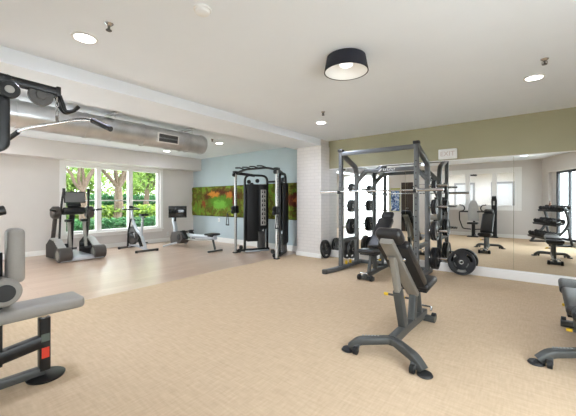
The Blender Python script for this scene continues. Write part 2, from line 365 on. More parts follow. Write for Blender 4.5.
# wall behind the camera with interior windows, a glazed opening and a pair of dark doors
mb = MB(); T = .12
def wallY(x0, x1, z0, z1): mb.span((x0, YF - T, z0), (x1, YF, z1))
wallY(XW, -7.20, 0, H); wallY(-7.20, -4.92, 2.5, H); wallY(-4.92, -4.42, 0, H); wallY(-4.42, -3.92, 2.1, H); wallY(-3.92, -3.30, 0, H)
wallY(-3.30, -.42, 0, 1.08); wallY(-3.30, -.42, 2.36, H); wallY(-.42, .30, 0, H)
struct(mb, 'wall_front', M['wall'])
iw = MB()
for a, b_ in ((-3.30, -3.22), (-2.86, -2.74), (-2.0, -1.86), (-1.16, -1.02), (-.50, -.42)): iw.span((a, YF - .1, 1.08), (b_, YF + .012, 2.36), .004)
for z in (1.08, 2.30): iw.span((-3.30, YF - .098, z), (-.42, YF + .010, z + .06), .004)
for x in (-3.42, -.42): iw.span((x, YF, 1.08), (x + .12, YF + .02, 2.36), .006)
for z in (.96, 2.36): iw.span((-3.42, YF, z), (-.30, YF + .02, z + .12), .006)
w2 = struct(iw, 'window_2', M['trim'])
for a, b_ in ((-3.22, -2.86), (-2.74, -2.0), (-1.86, -1.16), (-1.02, -.50)): struct(MB().span((a, YF - .06, 1.14), (b_, YF - .054, 2.30)), 'window_pane', M['glass'], w2)
gw = MB()
for x in (-7.20, -6.48, -5.72, -4.98): gw.span((x, YF - .1, 0), (x + .06, YF - .02, 2.5), .004)
for z in (0, .85, 1.75, 2.44): gw.span((-7.20, YF - .1, z), (-4.92, YF - .02, z + .05), .004)
w3 = struct(gw, 'window_3', M['trim'])
for x in (-7.14, -6.42, -5.66): struct(MB().span((x, YF - .06, .05), (x + .68, YF - .054, 2.44)), 'window_pane', M['glass'], w3)
dd = MB()
for x in (-4.42, -4.165): dd.span((x, YF - .08, .01), (x + .245, YF - .03, 2.09), .004); dd.span((x + .05, YF - .035, 1.1), (x + .195, YF - .025, 1.95), .003)
d1 = struct(dd, 'door_1', M['brown']); struct(MB().cyl((-4.2, YF - .03, 1.0), (-4.2, YF + .02, 1.0), .015).cyl((-4.13, YF - .03, 1.0), (-4.13, YF + .02, 1.0), .015), 'door_handle', M['alu'], d1)
# corridor beyond the interior windows
mb = MB(); mb.span((-4.9, YF - 4.1, 0), (.5, YF - 4.0, H)); struct(mb, 'wall_corridor', M['cream'])
mb = MB(); mb.span((-4.92, YF - 4.1, 0), (-4.82, YF - T, H)); struct(mb, 'wall_partition', M['cream'])
mb = MB(); mb.span((.4, YF - 4.1, 0), (.5, YF - T, H)); struct(mb, 'wall_corridor_end', M['cream'])
# slanting wall at the right with large windows
def rbox(mb, t0, t1, n0, n1, z0, z1, bev=0):
    rot = Matrix.Rotation(math.atan2(DW.y, DW.x), 3, 'Z'); c = rw((t0 + t1) / 2, (n0 + n1) / 2, (z0 + z1) / 2)
    mb.box(c, (abs(t1 - t0), abs(n1 - n0), z1 - z0), rot, bev)
TE = (YB - YF) / DW.y + .1
mb = MB(); rbox(mb, -.1, .38, -.25, 0, 0, H); rbox(mb, .38, 3.4, -.25, 0, 2.22, H); rbox(mb, .38, 3.4, -.25, 0, 0, .12); rbox(mb, .38, .62, -.20, -.09, .12, 2.22); rbox(mb, 3.4, TE, -.25, 0, 0, H)
struct(mb, 'wall_right', M['wall'])
fw = MB()
for t in (.62, 1.2, 1.9, 2.6, 3.33): rbox(fw, t, t + .07, -.17, -.10, .12, 2.22, .004)
for z in (.12, 2.15): rbox(fw, .62, 3.4, -.168, -.102, z, z + .07, .004)
w4 = struct(fw, 'window_4', mat('charcoal_window_frame', (52, 56, 62), .45))
for t, t2 in ((.69, 1.2), (1.27, 1.9), (1.97, 2.6), (2.67, 3.33)):
    pm = MB(); rbox(pm, t, t2, -.14, -.134, .19, 2.15); struct(pm, 'window_pane', M['glass'], w4)
pc = rw(1.9, -.3, 1.17); portal(pc, Vector((NW.x, NW.y, 0)).to_track_quat('-Z', 'Z').to_euler(), 3.0, 2.1)
# baseboards
def bb(name, a, b_): struct(MB().span(a, b_, .006), name, M['trim'])
bb('baseboard_back', (XW, YB - .02, 0), (-4.44, YB, .15)); bb('baseboard_left', (XW, YF, 0), (XW + .02, YB - .02, .12))
bb('baseboard_mirror', (-3.76, YB - .05, 0), (3.3, YB, .148))
bb('baseboard_front', (-3.30, YF, 0), (.2, YF + .018, .13)); bb('baseboard_column', (-4.46, 5.912, 0), (-3.74, 5.93, .10))
# mirror panels
for x0, x1, lb in ((-3.755, -2.0, 'tall frameless wall mirror panel directly behind the squat rack'),
                   (-1.996, -.252, 'frameless wall mirror panel beneath the exit sign, between rack and seam'),
                   (-.248, 1.5, 'frameless wall mirror panel reflecting the dumbbell rack')):
    o = MB().span((x0, YB - .012, .148), (x1, YB, 2.04)); o = o.build('wall_mirror_panel', M['mirror'], None, False); tag(o, lb, 'mirror', 'mirror panels on the sage green wall', 'thing')
struct(MB().span((-3.755, YB - .016, 2.04), (1.5, YB, 2.055)).span((-3.755, YB - .02, .148), (1.5, YB - .0125, .158)), 'trim_1', M['trim'])

# ------------------------------------------------------------ ceiling fittings
def downlight(x, y, label, seen=True, watts=DOWNLIGHT_W):
    if seen:
        r = thing('recessed_downlight', label, 'ceiling light', (x, y, H), 0, 'recessed ceiling downlights')
        q = MB().ring((0, 0, -.008), (0, 0, .0), .078, .10); q.build('trim_ring', M['white'], r)
        MB().cyl((0, 0, -.005), (0, 0, 0), .078, 24).build('lens', M['lamp'], r)
    l = bpy.data.lights.new('downlight_lamp', 'SPOT'); l.energy = watts; l.spot_size = R(178); l.spot_blend = .6; l.shadow_soft_size = .12; l.color = LAMP_RGB
    o = bpy.data.objects.new('downlight_lamp', l); COL.objects.link(o); o.location = (x, y, H - .02)
for a_ in ((-3.03, .99, 'bright round recessed downlight nearest the smoke detector', True, DOWNLIGHT_W * .8), (-2.98, 4.70, 'round recessed downlight near the top of the brick column'),
                 (.01, 4.50, 'round recessed downlight above the exercise mirrors', True, DOWNLIGHT_W * .35), (-5.97, 4.82, 'small recessed downlight past the end of the round duct', True, BACK_W),
                 (-8.08, 4.67, 'recessed downlight half hidden below the duct', True, BACK_W)): downlight(*a_)
for x, y, w in ((-.2, 1.45, DOWNLIGHT_W * .35), (-6.0, 1.0, BACK_W), (-8.08, 1.0, BACK_W)): downlight(x, y, f'recessed downlight outside the photo at the {"right" if x > -1 else "window" if x < -7 else "duct"} side', True, w)
for x, lb in ((-3.4, 'corridor downlight beyond the interior windows, nearer the dark doors'), (-1.2, 'corridor downlight beyond the interior windows, nearer the slanting wall')): downlight(x, YF - 2.6, lb, True, 90)
dm = MB()
for x in (-3.1, -1.55): dm.span((x, YF - 4.0, 0), (x + .09, YF - 3.97, 2.1)).span((x + .81, YF - 4.0, 0), (x + .9, YF - 3.97, 2.1)).span((x, YF - 4.0, 2.1), (x + .9, YF - 3.97, 2.19))
struct(dm, 'trim_2', M['padb'])
struct(MB().span((-3.01, YF - 4.0, .01), (-2.29, YF - 3.98, 2.1)).span((-1.46, YF - 4.0, .01), (-.74, YF - 3.98, 2.1)), 'door_2', M['white'])

def drum(x, y, label, drop=0):
    r = thing('drum_ceiling_lamp', label, 'ceiling lamp', (x, y, H - drop), 0)
    if drop: MB().cyl((0, 0, -.01), (0, 0, drop), .012, 10).build('stem', M['black'], r)
    s = MB().lathe2([(.205, -.150), (.214, -.150), (.186, -.006), (.176, -.006)], (0, 0, 0), (0, 0, 1), 40); s.build('drum_shade', M['drum'], r)
    s = MB().lathe2([(.199, -.148), (.2045, -.148), (.175, -.02), (.170, -.02)], (0, 0, 0), (0, 0, 1), 40); s.build('shade_lining', M['drumin'], r)
    MB().cyl((0, 0, -.02), (0, 0, 0), .172, 32).build('ceiling_plate', M['white'], r)
    MB().lathe([(0, -.10), (.04, -.098), (.062, -.085), (.068, -.02)], n=24).build('diffuser_globe', M['diff'], r)
drum(-1.43, 2.71, 'dark drum shaded flush ceiling lamp with white inside')
drum(-2.05, YF - 1.7, 'drum shaded lamp on a stem beyond the interior window', .22)
r = thing('smoke_detector', 'small white domed smoke detector on the ceiling', 'smoke detector', (-1.90, 1.38, H))
MB().lathe([(.062, -.012), (.065, 0)]).build('base_ring', M['white'], r); MB().lathe([(0, -.045), (.03, -.043), (.048, -.032), (.054, -.012)]).build('dome', M['white'], r)
for x, y, lb in ((-2.64, 1.03, 'chrome sprinkler head beside the brightest downlight'), (.09, 3.98, 'chrome sprinkler head above the mirror downlight'),
                 (-2.6, 4.16, 'chrome sprinkler head near the brick column'), (-5.71, 4.41, 'small sprinkler head just past the duct end')):
    r = thing('sprinkler_head', lb, 'sprinkler', (x, y, H), 0, 'ceiling sprinklers')
    MB().lathe([(.012, -.02), (.03, -.006), (.034, 0)]).build('escutcheon', M['chrome'], r)
    MB().cyl((0, 0, -.05), (0, 0, -.015), .009, 10).tube([(-.018, 0, -.05), (-.02, 0, -.03), (-.008, 0, -.018)], .003, 6).tube([(.018, 0, -.05), (.02, 0, -.03), (.008, 0, -.018)], .003, 6).cyl((0, 0, -.056), (0, 0, -.05), .022, 14).build('deflector', M['iron'], r)

# duct
DX, DZ, DR, DE = -5.36, 2.455, .185, 3.88
r = thing('spiral_air_duct', 'round galvanised air duct hanging under the ceiling beside the beam', 'air duct', (DX, DE, DZ))
o_ = (DX, DE, DZ)
mb = MB(o_); prof = []
mb.lathe([(DR, 0), (DR, DE - YF)], (DX, YF, DZ), (0, 1, 0), 40); mb.build('duct_tube', M['galv'], r)
for y in (.05, .42, .95, 1.75, 2.62, 3.36, 3.84): MB(o_).ring((DX, y - .018, DZ), (DX, y + .018, DZ), DR - .002, DR + .010, 40).build('joint_band', M['galv'], r)
gr = MB(o_); rot = ry(8)
cx = Vector((DX, 3.02, DZ)) + rot @ Vector((DR + .005, 0, 0))
gr.box(cx + rot @ Vector((0, 0, .075)), (.04, .40, .018), rot, .003).box(cx - rot @ Vector((0, 0, .075)), (.04, .40, .018), rot, .003)
for y in (-.195, .195): gr.box(cx + Vector((0, y, 0)), (.04, .018, .16), rot, .003)
g = gr.build('grille_frame', M['white'], r)
gl = MB(o_); gl.box(cx - rot @ Vector((.012, 0, 0)), (.012, .38, .14), rot)
for k in range(-8, 9): gl.box(cx + Vector((0, k * .023, 0)), (.014, .006, .135), rot)
gl.build('grille_louvres', M['grille'], g)
for y in (2.10, 3.50):
    b_ = MB(o_); b_.box((DX, y, 2.685), (.46, .04, .04), None, .004)
    for sx in (-1, 1): b_.cyl((DX + sx * .21, y, DZ), (DX + sx * .21, y, 2.69), .006, 8, 0)
    b_.lathe2([(DR + .002, -.015), (DR + .008, -.015), (DR + .008, .015), (DR + .002, .015)], (DX, y, DZ), (0, 1, 0), 40)
    b_.build('hanger_bracket', M['galv'], r)

# exit sign, outlets
r = thing('exit_sign', 'small white exit sign on the sage green wall above the mirror', 'exit sign', (-1.23, YB, 2.165))
MB().box((0, -.03, 0), (.31, .05, .185), None, .012).build('sign_body', M['white'], r)
text_mesh('EXIT', .12, M['signtext'], 'lettering', r, (0, -.056, 0), (R(90), 0, 0))
for n_, lb, lc, rot in (('o', 'white wall outlet plate on the blue wall under the moss panel', (-7.81, YB - .001, .70), 0), ('o', 'white wall outlet plate low on the window wall behind the rower', (XW + .001, 5.35, .25), -90)):
    r = thing('wall_outlet', lb, 'outlet', lc, R(rot + (180 if rot == 0 else 0)))
    r.rotation_euler = (0, 0, 0 if rot == 0 else R(90))
    MB().box((0, -.006, 0), (.075, .012, .12), None, .004).build('cover_plate', M['white'], r)
    for z in (.025, -.025): MB().box((0, -.012, z), (.03, .006, .03), None, .002).build('socket', M['padb'], r)

# moss panel
nx, nz = 150, 32; x0, x1, z0, z1 = -9.19, -4.50, .81, 1.77
vs = []; fs = []
for j in range(nz + 1):
    for i in range(nx + 1):
        x = x0 + (x1 - x0) * i / nx; z = z0 + (z1 - z0) * j / nz
        e = min(1, min(i, nx - i, j * 1.0, nz - j) / 1.0)
        d = .025 + .03 * (.5 + .5 * noise.noise(Vector((x * 9, 0, z * 9)))) + .03 * max(0, noise.noise(Vector((x * 3 + 5, 3, z * 3))))
        vs.append((x, YB - .03 - d * e, z))
for j in range(nz):
    for i in range(nx): k = j * (nx + 1) + i; fs.append([k, k + 1, k + nx + 2, k + nx + 1])
r = thing('moss_panel', 'long green preserved moss wall panel with orange and brown patches', 'moss wall panel', (-6.77, YB, 1.29))
mb = MB((-6.77, YB, 1.29)); mb.add(vs, fs); mb.build('moss', M['moss'], r)
mb = MB((-6.77, YB, 1.29)); mb.span((x0, YB - .032, z0), (x1, YB - .001, z1)); mb.build('backing_board', M['brown'], r)
# framed poster on the wall behind the camera, seen in the mirror
r = thing('framed_poster', 'blue and white framed poster reflected in the mirror beside dark doors', 'poster', (-4.66, YF, 1.35))
MB().box((0, .012, 0), (.42, .02, 1.0), None, .004).build('poster_frame', M['photoframe'], r)
MB().box((0, .024, -.02), (.37, .006, .92)).build('poster_print', M['print'], r)

# ------------------------------------------------------------ weight plates
def plate_mesh(rad, th, slots=True, hub=True):
    """disc about the X axis; real hand grips cut through, raised rim and hub"""
    mb = MB(); n = 48; rr = [.027, .05, rad * .36, rad * .60, rad * .80, rad * .88, rad]
    hh = [th * .5, th * .5, th * .38, th * .30, th * .30, th * .5, th * .46]
    def keep(i, j):
        if slots and i == 3:
            a = (j + .5) / n
            for c in (.10, .433, .767):
                if abs((a - c + .5) % 1 - .5) < .075: return False
        return 0 <= i < len(rr) - 1
    def P(i, j, s):
        a = 2 * math.pi * j / n; return (s * hh[i], rr[i] * math.cos(a), rr[i] * math.sin(a))
    for i in range(len(rr) - 1):
        for j in range(n):
            if not keep(i, j): continue
            for s in (-1, 1): mb.add([P(i, j, s), P(i + 1, j, s), P(i + 1, j + 1, s), P(i, j + 1, s)], [[0, 1, 2, 3]])
            for ok, a, b_ in ((keep(i + 1, j), (i + 1, j), (i + 1, j + 1)), (keep(i - 1, j), (i, j), (i, j + 1)), (keep(i, (j + 1) % n), (i, j + 1), (i + 1, j + 1)), (keep(i, (j - 1) % n), (i, j), (i + 1, j))):
                if not ok: mb.add([P(*a, -1), P(*b_, -1), P(*b_, 1), P(*a, 1)], [[0, 1, 2, 3]])
    return mb
def weight_plate(rad, th, label, loc, material='plate', group='weight plates', slots=True, hub=True, letters=False):
    r = thing('weight_plate', label, 'weight plate', loc, 0, group)
    plate_mesh(rad, th, slots).build('disc', M[material], r)
    if hub: MB().lathe2([(.0255, -th * .52), (.038, -th * .52), (.038, th * .52), (.0255, th * .52)], (0, 0, 0), (1, 0, 0), 24).build('hub_ring', M['alu'], r)
    if letters:
        for s in (1,):
            for c, w in ((.25 + .33, .10), (.93, .10)):
                q = MB()
                for k in range(5):
                    a = 2 * math.pi * (c + (k - 2) * w / 5)
                    q.box((s * th * .33, rad * .50 * math.cos(a), rad * .50 * math.sin(a)), (th * .12, .018, .022), Matrix.Rotation(a, 3, 'X'))
                q.build('raised_lettering', M['platemark'], r)
    return r

# ------------------------------------------------------------ power rack
XL, XR, YFU, YRU = -2.84, -1.47, 5.18, 5.84
ro = (-2.155, 5.5, 0)
r = rack = thing('power_rack', 'grey steel power rack with bent uprights standing before the mirror', 'power rack', ro)
for X, sg in ((XL, -1), (XR, 1)):
    MB(ro).bar([(X, YFU, .07), (X, YFU, 2.24)], .075, .075, (0, 1, 0)).build('front_upright', M['steel'], r)
    MB(ro).box((X, YFU, 2.245), (.095, .10, .05), None, .008).build('upright_cap', M['black'], r)
    MB(ro).bar([(X, YFU + .03, 2.19), (X, YRU - .06, 1.99), (X, YRU, 1.86), (X, YRU, .07)], .075, .085, (1, 0, 0), .12).build('bent_rear_upright', M['steel'], r)
    f = MB(ro).bar([(X + sg * .07, 4.72, .035), (X, 5.0, .045), (X, 6.0, .045)], .10, .07, (0, 0, 1)).build('base_foot', M['steel'], r)
    MB(ro).cyl((X + sg * .07, 4.72, 0), (X + sg * .07, 4.72, .075), .055, 18, .25).build('foot_cap', M['dsteel'], f)
    MB(ro).box((X, YFU - .07, 1.445), (.045, .075, .03), None, .005).box((X, YFU - .105, 1.46), (.045, .02, .06), None, .005).build('bar_hook', M['black'], r)
    h = MB(ro)
    for z in [0.45 + .1 * k for k in range(16)]: h.cyl((X, YFU - .0385, z), (X, YFU - .036, z), .011, 10, 0)
    h.build('peg_holes', M['black'], r)
    for z in (1.57, 1.2, .78, .30):
        MB(ro).cyl((X + sg * .03, YRU, z), (X + sg * .32, YRU, z), .023, 16, .2).cyl((X + sg * .035, YRU, z), (X + sg * .05, YRU, z), .045, 16).build('storage_peg', M['chrome'], r)
    MB(ro).box((X, 5.5, .55), (.05, .62, .07), None, .006).build('side_brace', M['dsteel'], r)
MB(ro).bar([(XL, YFU, 2.185), (XR, YFU, 2.185)], .06, .075, (0, 0, 1)).build('top_crossbar', M['steel'], r)
a = MB(ro).bar([(XL, YRU, 1.68), (XL + .20, YRU, 1.90), (XR - .20, YRU, 1.90), (XR, YRU, 1.68)], .07, .10, (0, -1, 0), .04).build('arched_crossmember', M['steel'], r)
lg = MB(ro); y_ = YRU - .054; x_ = -2.36
lg.prism([(0, 0), (.05, .05), (.08, .05), (.03, 0)], y_, y_ + .004, lambda u, v, w: (x_ + u, w, 1.875 + v))
for k, w_ in enumerate((.03, .026, .03, .03, .03, .026)):
    lg.box((x_ + .11 + k * .04, y_ + .002, 1.90), (w_ * .35, .004, .042)); lg.box((x_ + .12 + k * .04, y_ + .002, 1.90 + (.016 if k % 2 else -.016)), (w_ * .7, .004, .01))
lg.build('logo_mark', M['white'], a)
MB(ro).bar([(XL, 5.98, .05), (XR, 5.98, .05)], .07, .07, (0, 0, 1)).build('rear_base_bar', M['steel'], r)
# plates on the pegs
side = {XL: ('side by the brick column', -1), XR: ('side below the exit sign', 1)}
rows = {1.57: ('top', .098, .026), 1.2: ('second', .13, .032), .78: ('third', .17, .036), .30: ('lowest', .19, .042)}
for X, (sn, sg) in side.items():
    for z, (rn, rad, th) in rows.items():
        for k in range(2):
            if z == .30 and k == 1 and sg == -1:
                weight_plate(.205, th, f'grey iron weight plate on the lowest rack peg, {sn}', (X + sg * .215, YRU, z - .003), 'iron', 'plates on the rack pegs'); continue
            x = X + sg * (.085 + (th + .012) * (k + .3))
            weight_plate(rad, th, f'black weight plate, {"inner" if k == 0 else "outer"} on the {rn} peg of the rack {sn}', (x, YRU, z - .003), 'plate', 'plates on the rack pegs', z < 1)
# leaning plates
p = weight_plate(.22, .05, 'black three-grip weight plate leaning on the mirror below the exit sign', (-.985, 6.155, .222), 'plate', 'plates leaning on walls', letters=True)
p.rotation_euler = (0, R(-14), R(-93)); p.location = (-.985, 6.155, .219)
p = weight_plate(.205, .045, 'black weight plate leaning on the white brick column', (-3.655, 5.86, .205), 'plate', 'plates leaning on walls')
p.rotation_euler = (0, R(-8), 0); p.location = (-3.70, 6.03, .208)
# yellow collars lying on the rack foot
for y, lb in ((5.35, 'yellow spring collar on the rack foot nearer the front upright'), (5.52, 'yellow spring collar on the rack foot nearer the brick column')):
    c = thing('bar_collar', lb, 'bar collar', (XL + .02, y, .083), R(30), 'yellow collars on the rack foot')
    MB().ring((-.022, 0, .034), (.022, 0, .034), .026, .036, 20).build('ring', M['yellow'], c); MB().box((0, .04, .05), (.02, .06, .012), None, .004).box((0, .02, .065), (.015, .05, .012), None, .004).build('lever', M['black'], c)
# barbell
by, bz = YFU - .075, 1.475
r = thing('barbell', 'long chrome barbell resting across the hooks of the rack', 'barbell', (-2.155, by, bz))
MB((-2.155, by, bz)).cyl((-2.155 - .70, by, bz), (-2.155 + .70, by, bz), .0145, 14, 0).build('shaft', M['chrome'], r)
for sg in (-1, 1):
    s = MB((-2.155, by, bz)).cyl((-2.155 + sg * .71, by, bz), (-2.155 + sg * 1.10, by, bz), .025, 18, .1).build('sleeve', M['chrome'], r)
    MB((-2.155, by, bz)).cyl((-2.155 + sg * .69, by, bz), (-2.155 + sg * .715, by, bz), .038, 18).build('shoulder_ring', M['alu'], s)

# ------------------------------------------------------------ benches
def bench(loc, rz, ang, label):
    r = thing('weight_bench', label, 'weight bench', loc, rz, 'adjustable weight benches')
    MB().bar([(0, -.38, .105), (0, .0, .10), (0, .56, .07)], .07, .085).build('spine', M['dsteel'], r)
    f = MB()
    f.bar([(-.30, -.55, .03), (-.235, -.525, .095), (0, -.36, .11), (.235, -.525, .095), (.30, -.55, .03)], .075, .06, (0, 0, 1), .06)
    f = f.build('wide_foot', M['dsteel'], r)
    for s in (-1, 1):
        MB().lathe([(.052, 0), (.058, .006), (.05, .02), (.0, .024)], (s * .315, -.562, 0), n=20).build('rubber_foot', M['rubber'], f)
        MB().cyl((s * .215, -.59, .033), (s * .25, -.59, .033), .033, 18).build('wheel', M['blackm'], f)
        MB().bar([(s * .233, -.54, .08), (s * .233, -.59, .035)], .045, .02).build('wheel_bracket', M['dsteel'], f)
    f = MB().bar([(-.13, .56, .035), (.13, .56, .035)], .075, .06).box((0, .60, .075), (.06, .10, .06), None, .01).build('narrow_foot', M['dsteel'], r)
    for s in (-1, 1): MB().cyl((s * .085, .60, .045), (s * .125, .60, .045), .045, 18).build('transport_wheel', M['blackm'], f)
    MB().tube([(-.07, .62, .10), (-.07, .66, .13), (.07, .66, .13), (.07, .62, .10)], .01, 8, .02).build('lift_handle', M['chrome'], f)
    # backrest frame in its own frame: hinge at (0,.2,.41), running toward -Y and up by ang
    a = R(ang); hg = Vector((0, .20, .375)); d = Vector((0, -math.cos(a), math.sin(a))); n = Vector((0, math.sin(a), math.cos(a)))
    rot = Matrix((Vector((1, 0, 0)), -d, n)).transposed()
    def P(t, h, x=0): return hg + d * t + n * h + Vector((x, 0, 0))
    L_ = .86
    MB().box(P(.43, .095), (.28, .72, .075), rot, .032, 4).build('backrest', M['leather'], r)
    MB().box(P(.43, .052), (.26, .70, .012), rot, .004).build('back_board', M['blackm'], r)
    MB().box(P(.875, .10), (.225, .165, .10), rot, .045, 4).build('head_pad', M['leather'], r)
    MB().bar([P(-.02, .01), P(.92, .02)], .11, .05, tuple(n)).build('back_frame', M['lsteel'], r)
    for s in (-1, 1): MB().cyl(P(.62, .035, s * .05), P(.62, .035, s * .08), .02, 12).build('hinge_bolt', M['chrome'], r)
    MB().box((0, .40, .455), (.30, .36, .075), rx(4), .032, 4).build('seat', M['leather'], r)
    MB().box((0, .40, .405), (.24, .30, .02), rx(4), .004).build('seat_board', M['blackm'], r)
    MB().bar([(0, .18, .12), (0, .22, .30), (0, .24, .40)], .08, .07, (1, 0, 0)).build('seat_post', M['dsteel'], r)
    MB().bar([(0, .46, .10), (0, .36, .40)], .05, .05, (1, 0, 0)).build('seat_brace', M['dsteel'], r)
    # telescoping strut under the backrest
    top = P(.72, .0); bot = Vector((0, -.08, .15)); mid = bot + (top - bot) * (.52 if ang > 10 else .6)
    if ang > 10:
        MB().bar([mid - (top - bot) * .06, top], .075, .05, (1, 0, 0)).build('inner_strut', M['lsteel'], r)
        sl = MB().bar([bot, mid], .07, .095, (0, 1, 0)).build('strut_sleeve', M['dsteel'], r)
    else:
        mid = Vector((0, -.22, .34)); MB().bar([(0, -.30, .12), (0, -.26, .36)], .08, .06, (1, 0, 0)).build('strut_sleeve', M['dsteel'], r)
        mid = Vector((0, -.27, .28))
    k = MB().cyl(mid + Vector((-.04, 0, -.05)), mid + Vector((-.085, 0, -.05)), .010, 10).build('adjuster_pin', M['iron'], r)
    MB().cyl(mid + Vector((-.085, 0, -.05)), mid + Vector((-.125, 0, -.05)), .014, 14, .3).build('pull_knob', M['yellow'], k)
    k = MB().cyl((-.04, .26, .30), (-.09, .26, .30), .010, 10).build('adjuster_pin', M['iron'], r)
    MB().cyl((-.09, .26, .30), (-.13, .26, .30), .014, 14, .3).build('pull_knob', M['yellow'], k)
    lgm = MB()
    for i in range(6): lgm.box((-.10 - i * .022, -.425 - i * .0135, .138), (.014, .012, .004), rz_(30))
    lgm.build('logo_lettering', M['padb'], r)
    return r
bench((-.945, 2.99, 0), R(0), 39, 'black inclined weight bench standing alone on the carpet before the camera')
bench((-2.15, 5.33, 0), R(180), 41, 'black inclined weight bench standing inside the power rack')
bench((.345, 3.72, 0), R(-1), 0, 'flat black weight bench partly cut off by the frame edge')

# ------------------------------------------------------------ functional cable trainer
to = (-5.16, 5.6, 0)
r = thing('cable_trainer', 'tall black dual column cable trainer standing before the moss wall panel', 'cable machine', to)
cols = {-1: ((-5.83, 5.22), (-5.74, 5.45), (-5.47, 6.0)), 1: ((-4.49, 5.24), (-4.58, 5.45), (-4.85, 6.0))}
for sg, (fc, A, B) in cols.items():
    A3, B3, F3 = Vector((*A, 0)), Vector((*B, 0)), Vector((*fc, 0)); D = (B3 - A3).normalized(); Nn = Vector((-D.y, D.x, 0)) * sg
    inn = Vector((D.y, -D.x, 0)) * (1 if sg < 0 else -1)                           # towards the middle of the machine
    zz = Vector((0, 0, 1)); rot = Matrix((D, zz.cross(D), zz)).transposed()
    MB(to).bar([F3 + zz * .02, F3 + zz * 2.02], .054, .054, (0, 1, 0)).build('front_column', M['alu'], r)
    hm = MB(to)
    for k in range(26): hm.cyl(F3 + Vector((.027, 0, .35 + k * .06)), F3 + Vector((.0285, 0, .35 + k * .06)), .010, 8, 0)
    hm.build('peg_holes', M['black'], r)
    MB(to).box(F3 + zz * .012, (.11, .11, .024), None, .005).build('column_foot', M['black'], r)
    # hoop frame of the weight tower
    MB(to).bar([A3 + zz * .02, A3 + zz * 1.96, B3 + zz * 1.96, B3 + zz * .02], .055, .055, tuple(inn), .16).build('tower_hoop', M['black'], r)
    mid = (A3 + B3) / 2
    MB(to).bar([A3 - D * .05 + zz * .05, B3 + D * .05 + zz * .05], .06, .06).build('tower_base_bar', M['black'], r)
    MB(to).box(mid + inn * .085 + zz * .03, ((B3 - A3).length, .10, .03), rot, .005).build('floor_plate', M['silver'], r)
    # shroud panels, text strip, weight stack
    MB(to).box(mid - D * .12 + inn * .07 + zz * 1.0, (.30, .02, 1.46), rot, .008).build('shroud_panel', M['blackm'], r)
    MB(to).box(mid + D * .16 + inn * .07 + zz * 1.15, (.24, .02, 1.16), rot, .008).build('shroud_panel', M['blackm'], r)
    MB(to).box(mid - inn * .07 + zz * 1.0, (.56, .02, 1.46), rot, .008).build('back_shroud', M['blackm'], r)
    card = MB(to).box(mid + D * .17 + inn * .084 + zz * 1.13, (.15, .006, .92), rot, .002).build('exercise_card', M['padb'], r)
    ck = MB(to)
    for i in range(8):
        for j in (-.032, .032):
            ck.box(mid + D * (.17 + j) + inn * .088 + zz * (.735 + i * .113), (.034, .003, .036 if (i + (j > 0)) % 2 else .06), rot)
            ck.box(mid + D * (.17 + j * .7) + inn * .088 + zz * (.775 + i * .113), (.018, .003, .02), rot)
    ck.build('exercise_drawings', M['blackm'], card)
    ws = MB(to)
    for i in range(14): ws.box(mid + D * .14 + zz * (.10 + i * .030), (.20, .10, .027), rot, .003)
    ws.build('weight_stack', M['iron'], r)
    for q in (.09, .19): MB(to).cyl(mid + D * q + zz * .06, mid + D * q + zz * 1.75, .008, 8, 0).build('guide_rod', M['chrome'], r)
    for q, z in ((-.20, 1.79), (-.12, 1.72), (.03, 1.82)): MB(to).cyl(mid + D * q - inn * .02 + zz * z, mid + D * q + inn * .02 + zz * z, .052, 20).build('top_pulley', M['black'], r)
    # arm from the tower over to the column
    MB(to).bar([F3 + zz * 2.0, A3 + zz * 1.97 + D * .1, A3 + D * .26 + zz * 1.95], .06, .07, (0, 0, 1), .08).build('overhead_arm', M['black'], r)
    MB(to).box(F3 + zz * 2.02, (.10, .12, .06), None, .01).cyl(F3 + Vector((-.02, -.05, 1.95)), F3 + Vector((.02, -.05, 1.95)), .05, 18).build('column_head', M['black'], r)
    # carriage with swivel pulleys
    c = MB(to).box(F3 + zz * 1.09, (.12, .12, .18), None, .01).cyl(F3 + Vector((-.02, -.09, 1.12)), F3 + Vector((.02, -.09, 1.12)), .05, 18).cyl(F3 + Vector((-.02, -.09, 1.03)), F3 + Vector((.02, -.09, 1.03)), .05, 18)
    c.box(F3 + Vector((0, -.09, 1.08)), (.055, .05, .16), None, .01).build('sliding_carriage', M['black'], r)
    hx = F3 + Vector((-.19 if sg < 0 else .10, -.10, 0))
    h = MB(to).tube([F3 + Vector((0, -.12, 1.06)), hx + zz * 1.02, hx + zz * .98], .006, 6, .03).build('cable', M['black'], r)
    MB(to).tube([hx + Vector((-.05, 0, .70)), hx + Vector((-.012, 0, .98)), hx + Vector((.012, 0, .98)), hx + Vector((.05, 0, .70))], .010, 8).cyl(hx + Vector((-.055, 0, .70)), hx + Vector((.055, 0, .70)), .016, 12).build('strap_handle', M['black'], h)
    for q, z in ((.0, .06), (.055, .15)): MB(to).cyl(F3 + Vector((.10 + q if sg < 0 else -.10 - q, .02, z)), F3 + Vector((.10 + q if sg < 0 else -.10 - q, .06, z)), .052, 18).build('floor_pulley', M['black'], r)
    MB(to).bar([F3 + Vector((0, .04, .05)), F3 + (A3 - F3) + Vector((0, 0, .05))], .05, .05).build('floor_link', M['black'], r)
MB(to).bar([(-5.80, 5.24, 2.00), (-5.5, 5.24, 2.07), (-4.8, 5.26, 2.07), (-4.50, 5.26, 2.00)], .05, .06, (0, 1, 0), .1).build('front_crossbar', M['black'], r)
for x in (-5.52, -5.28, -5.04, -4.80): MB(to).tube([(x, 5.24, 2.07), (x - .02, 5.10, 2.10), (x - .05, 4.98, 2.09)], .016, 8, .03).build('pull_up_grip', M['black'], r)
MB(to).bar([(-5.47, 6.0, 1.80), (-4.85, 6.0, 1.80)], .05, .05).build('rear_crossbar', M['black'], r)

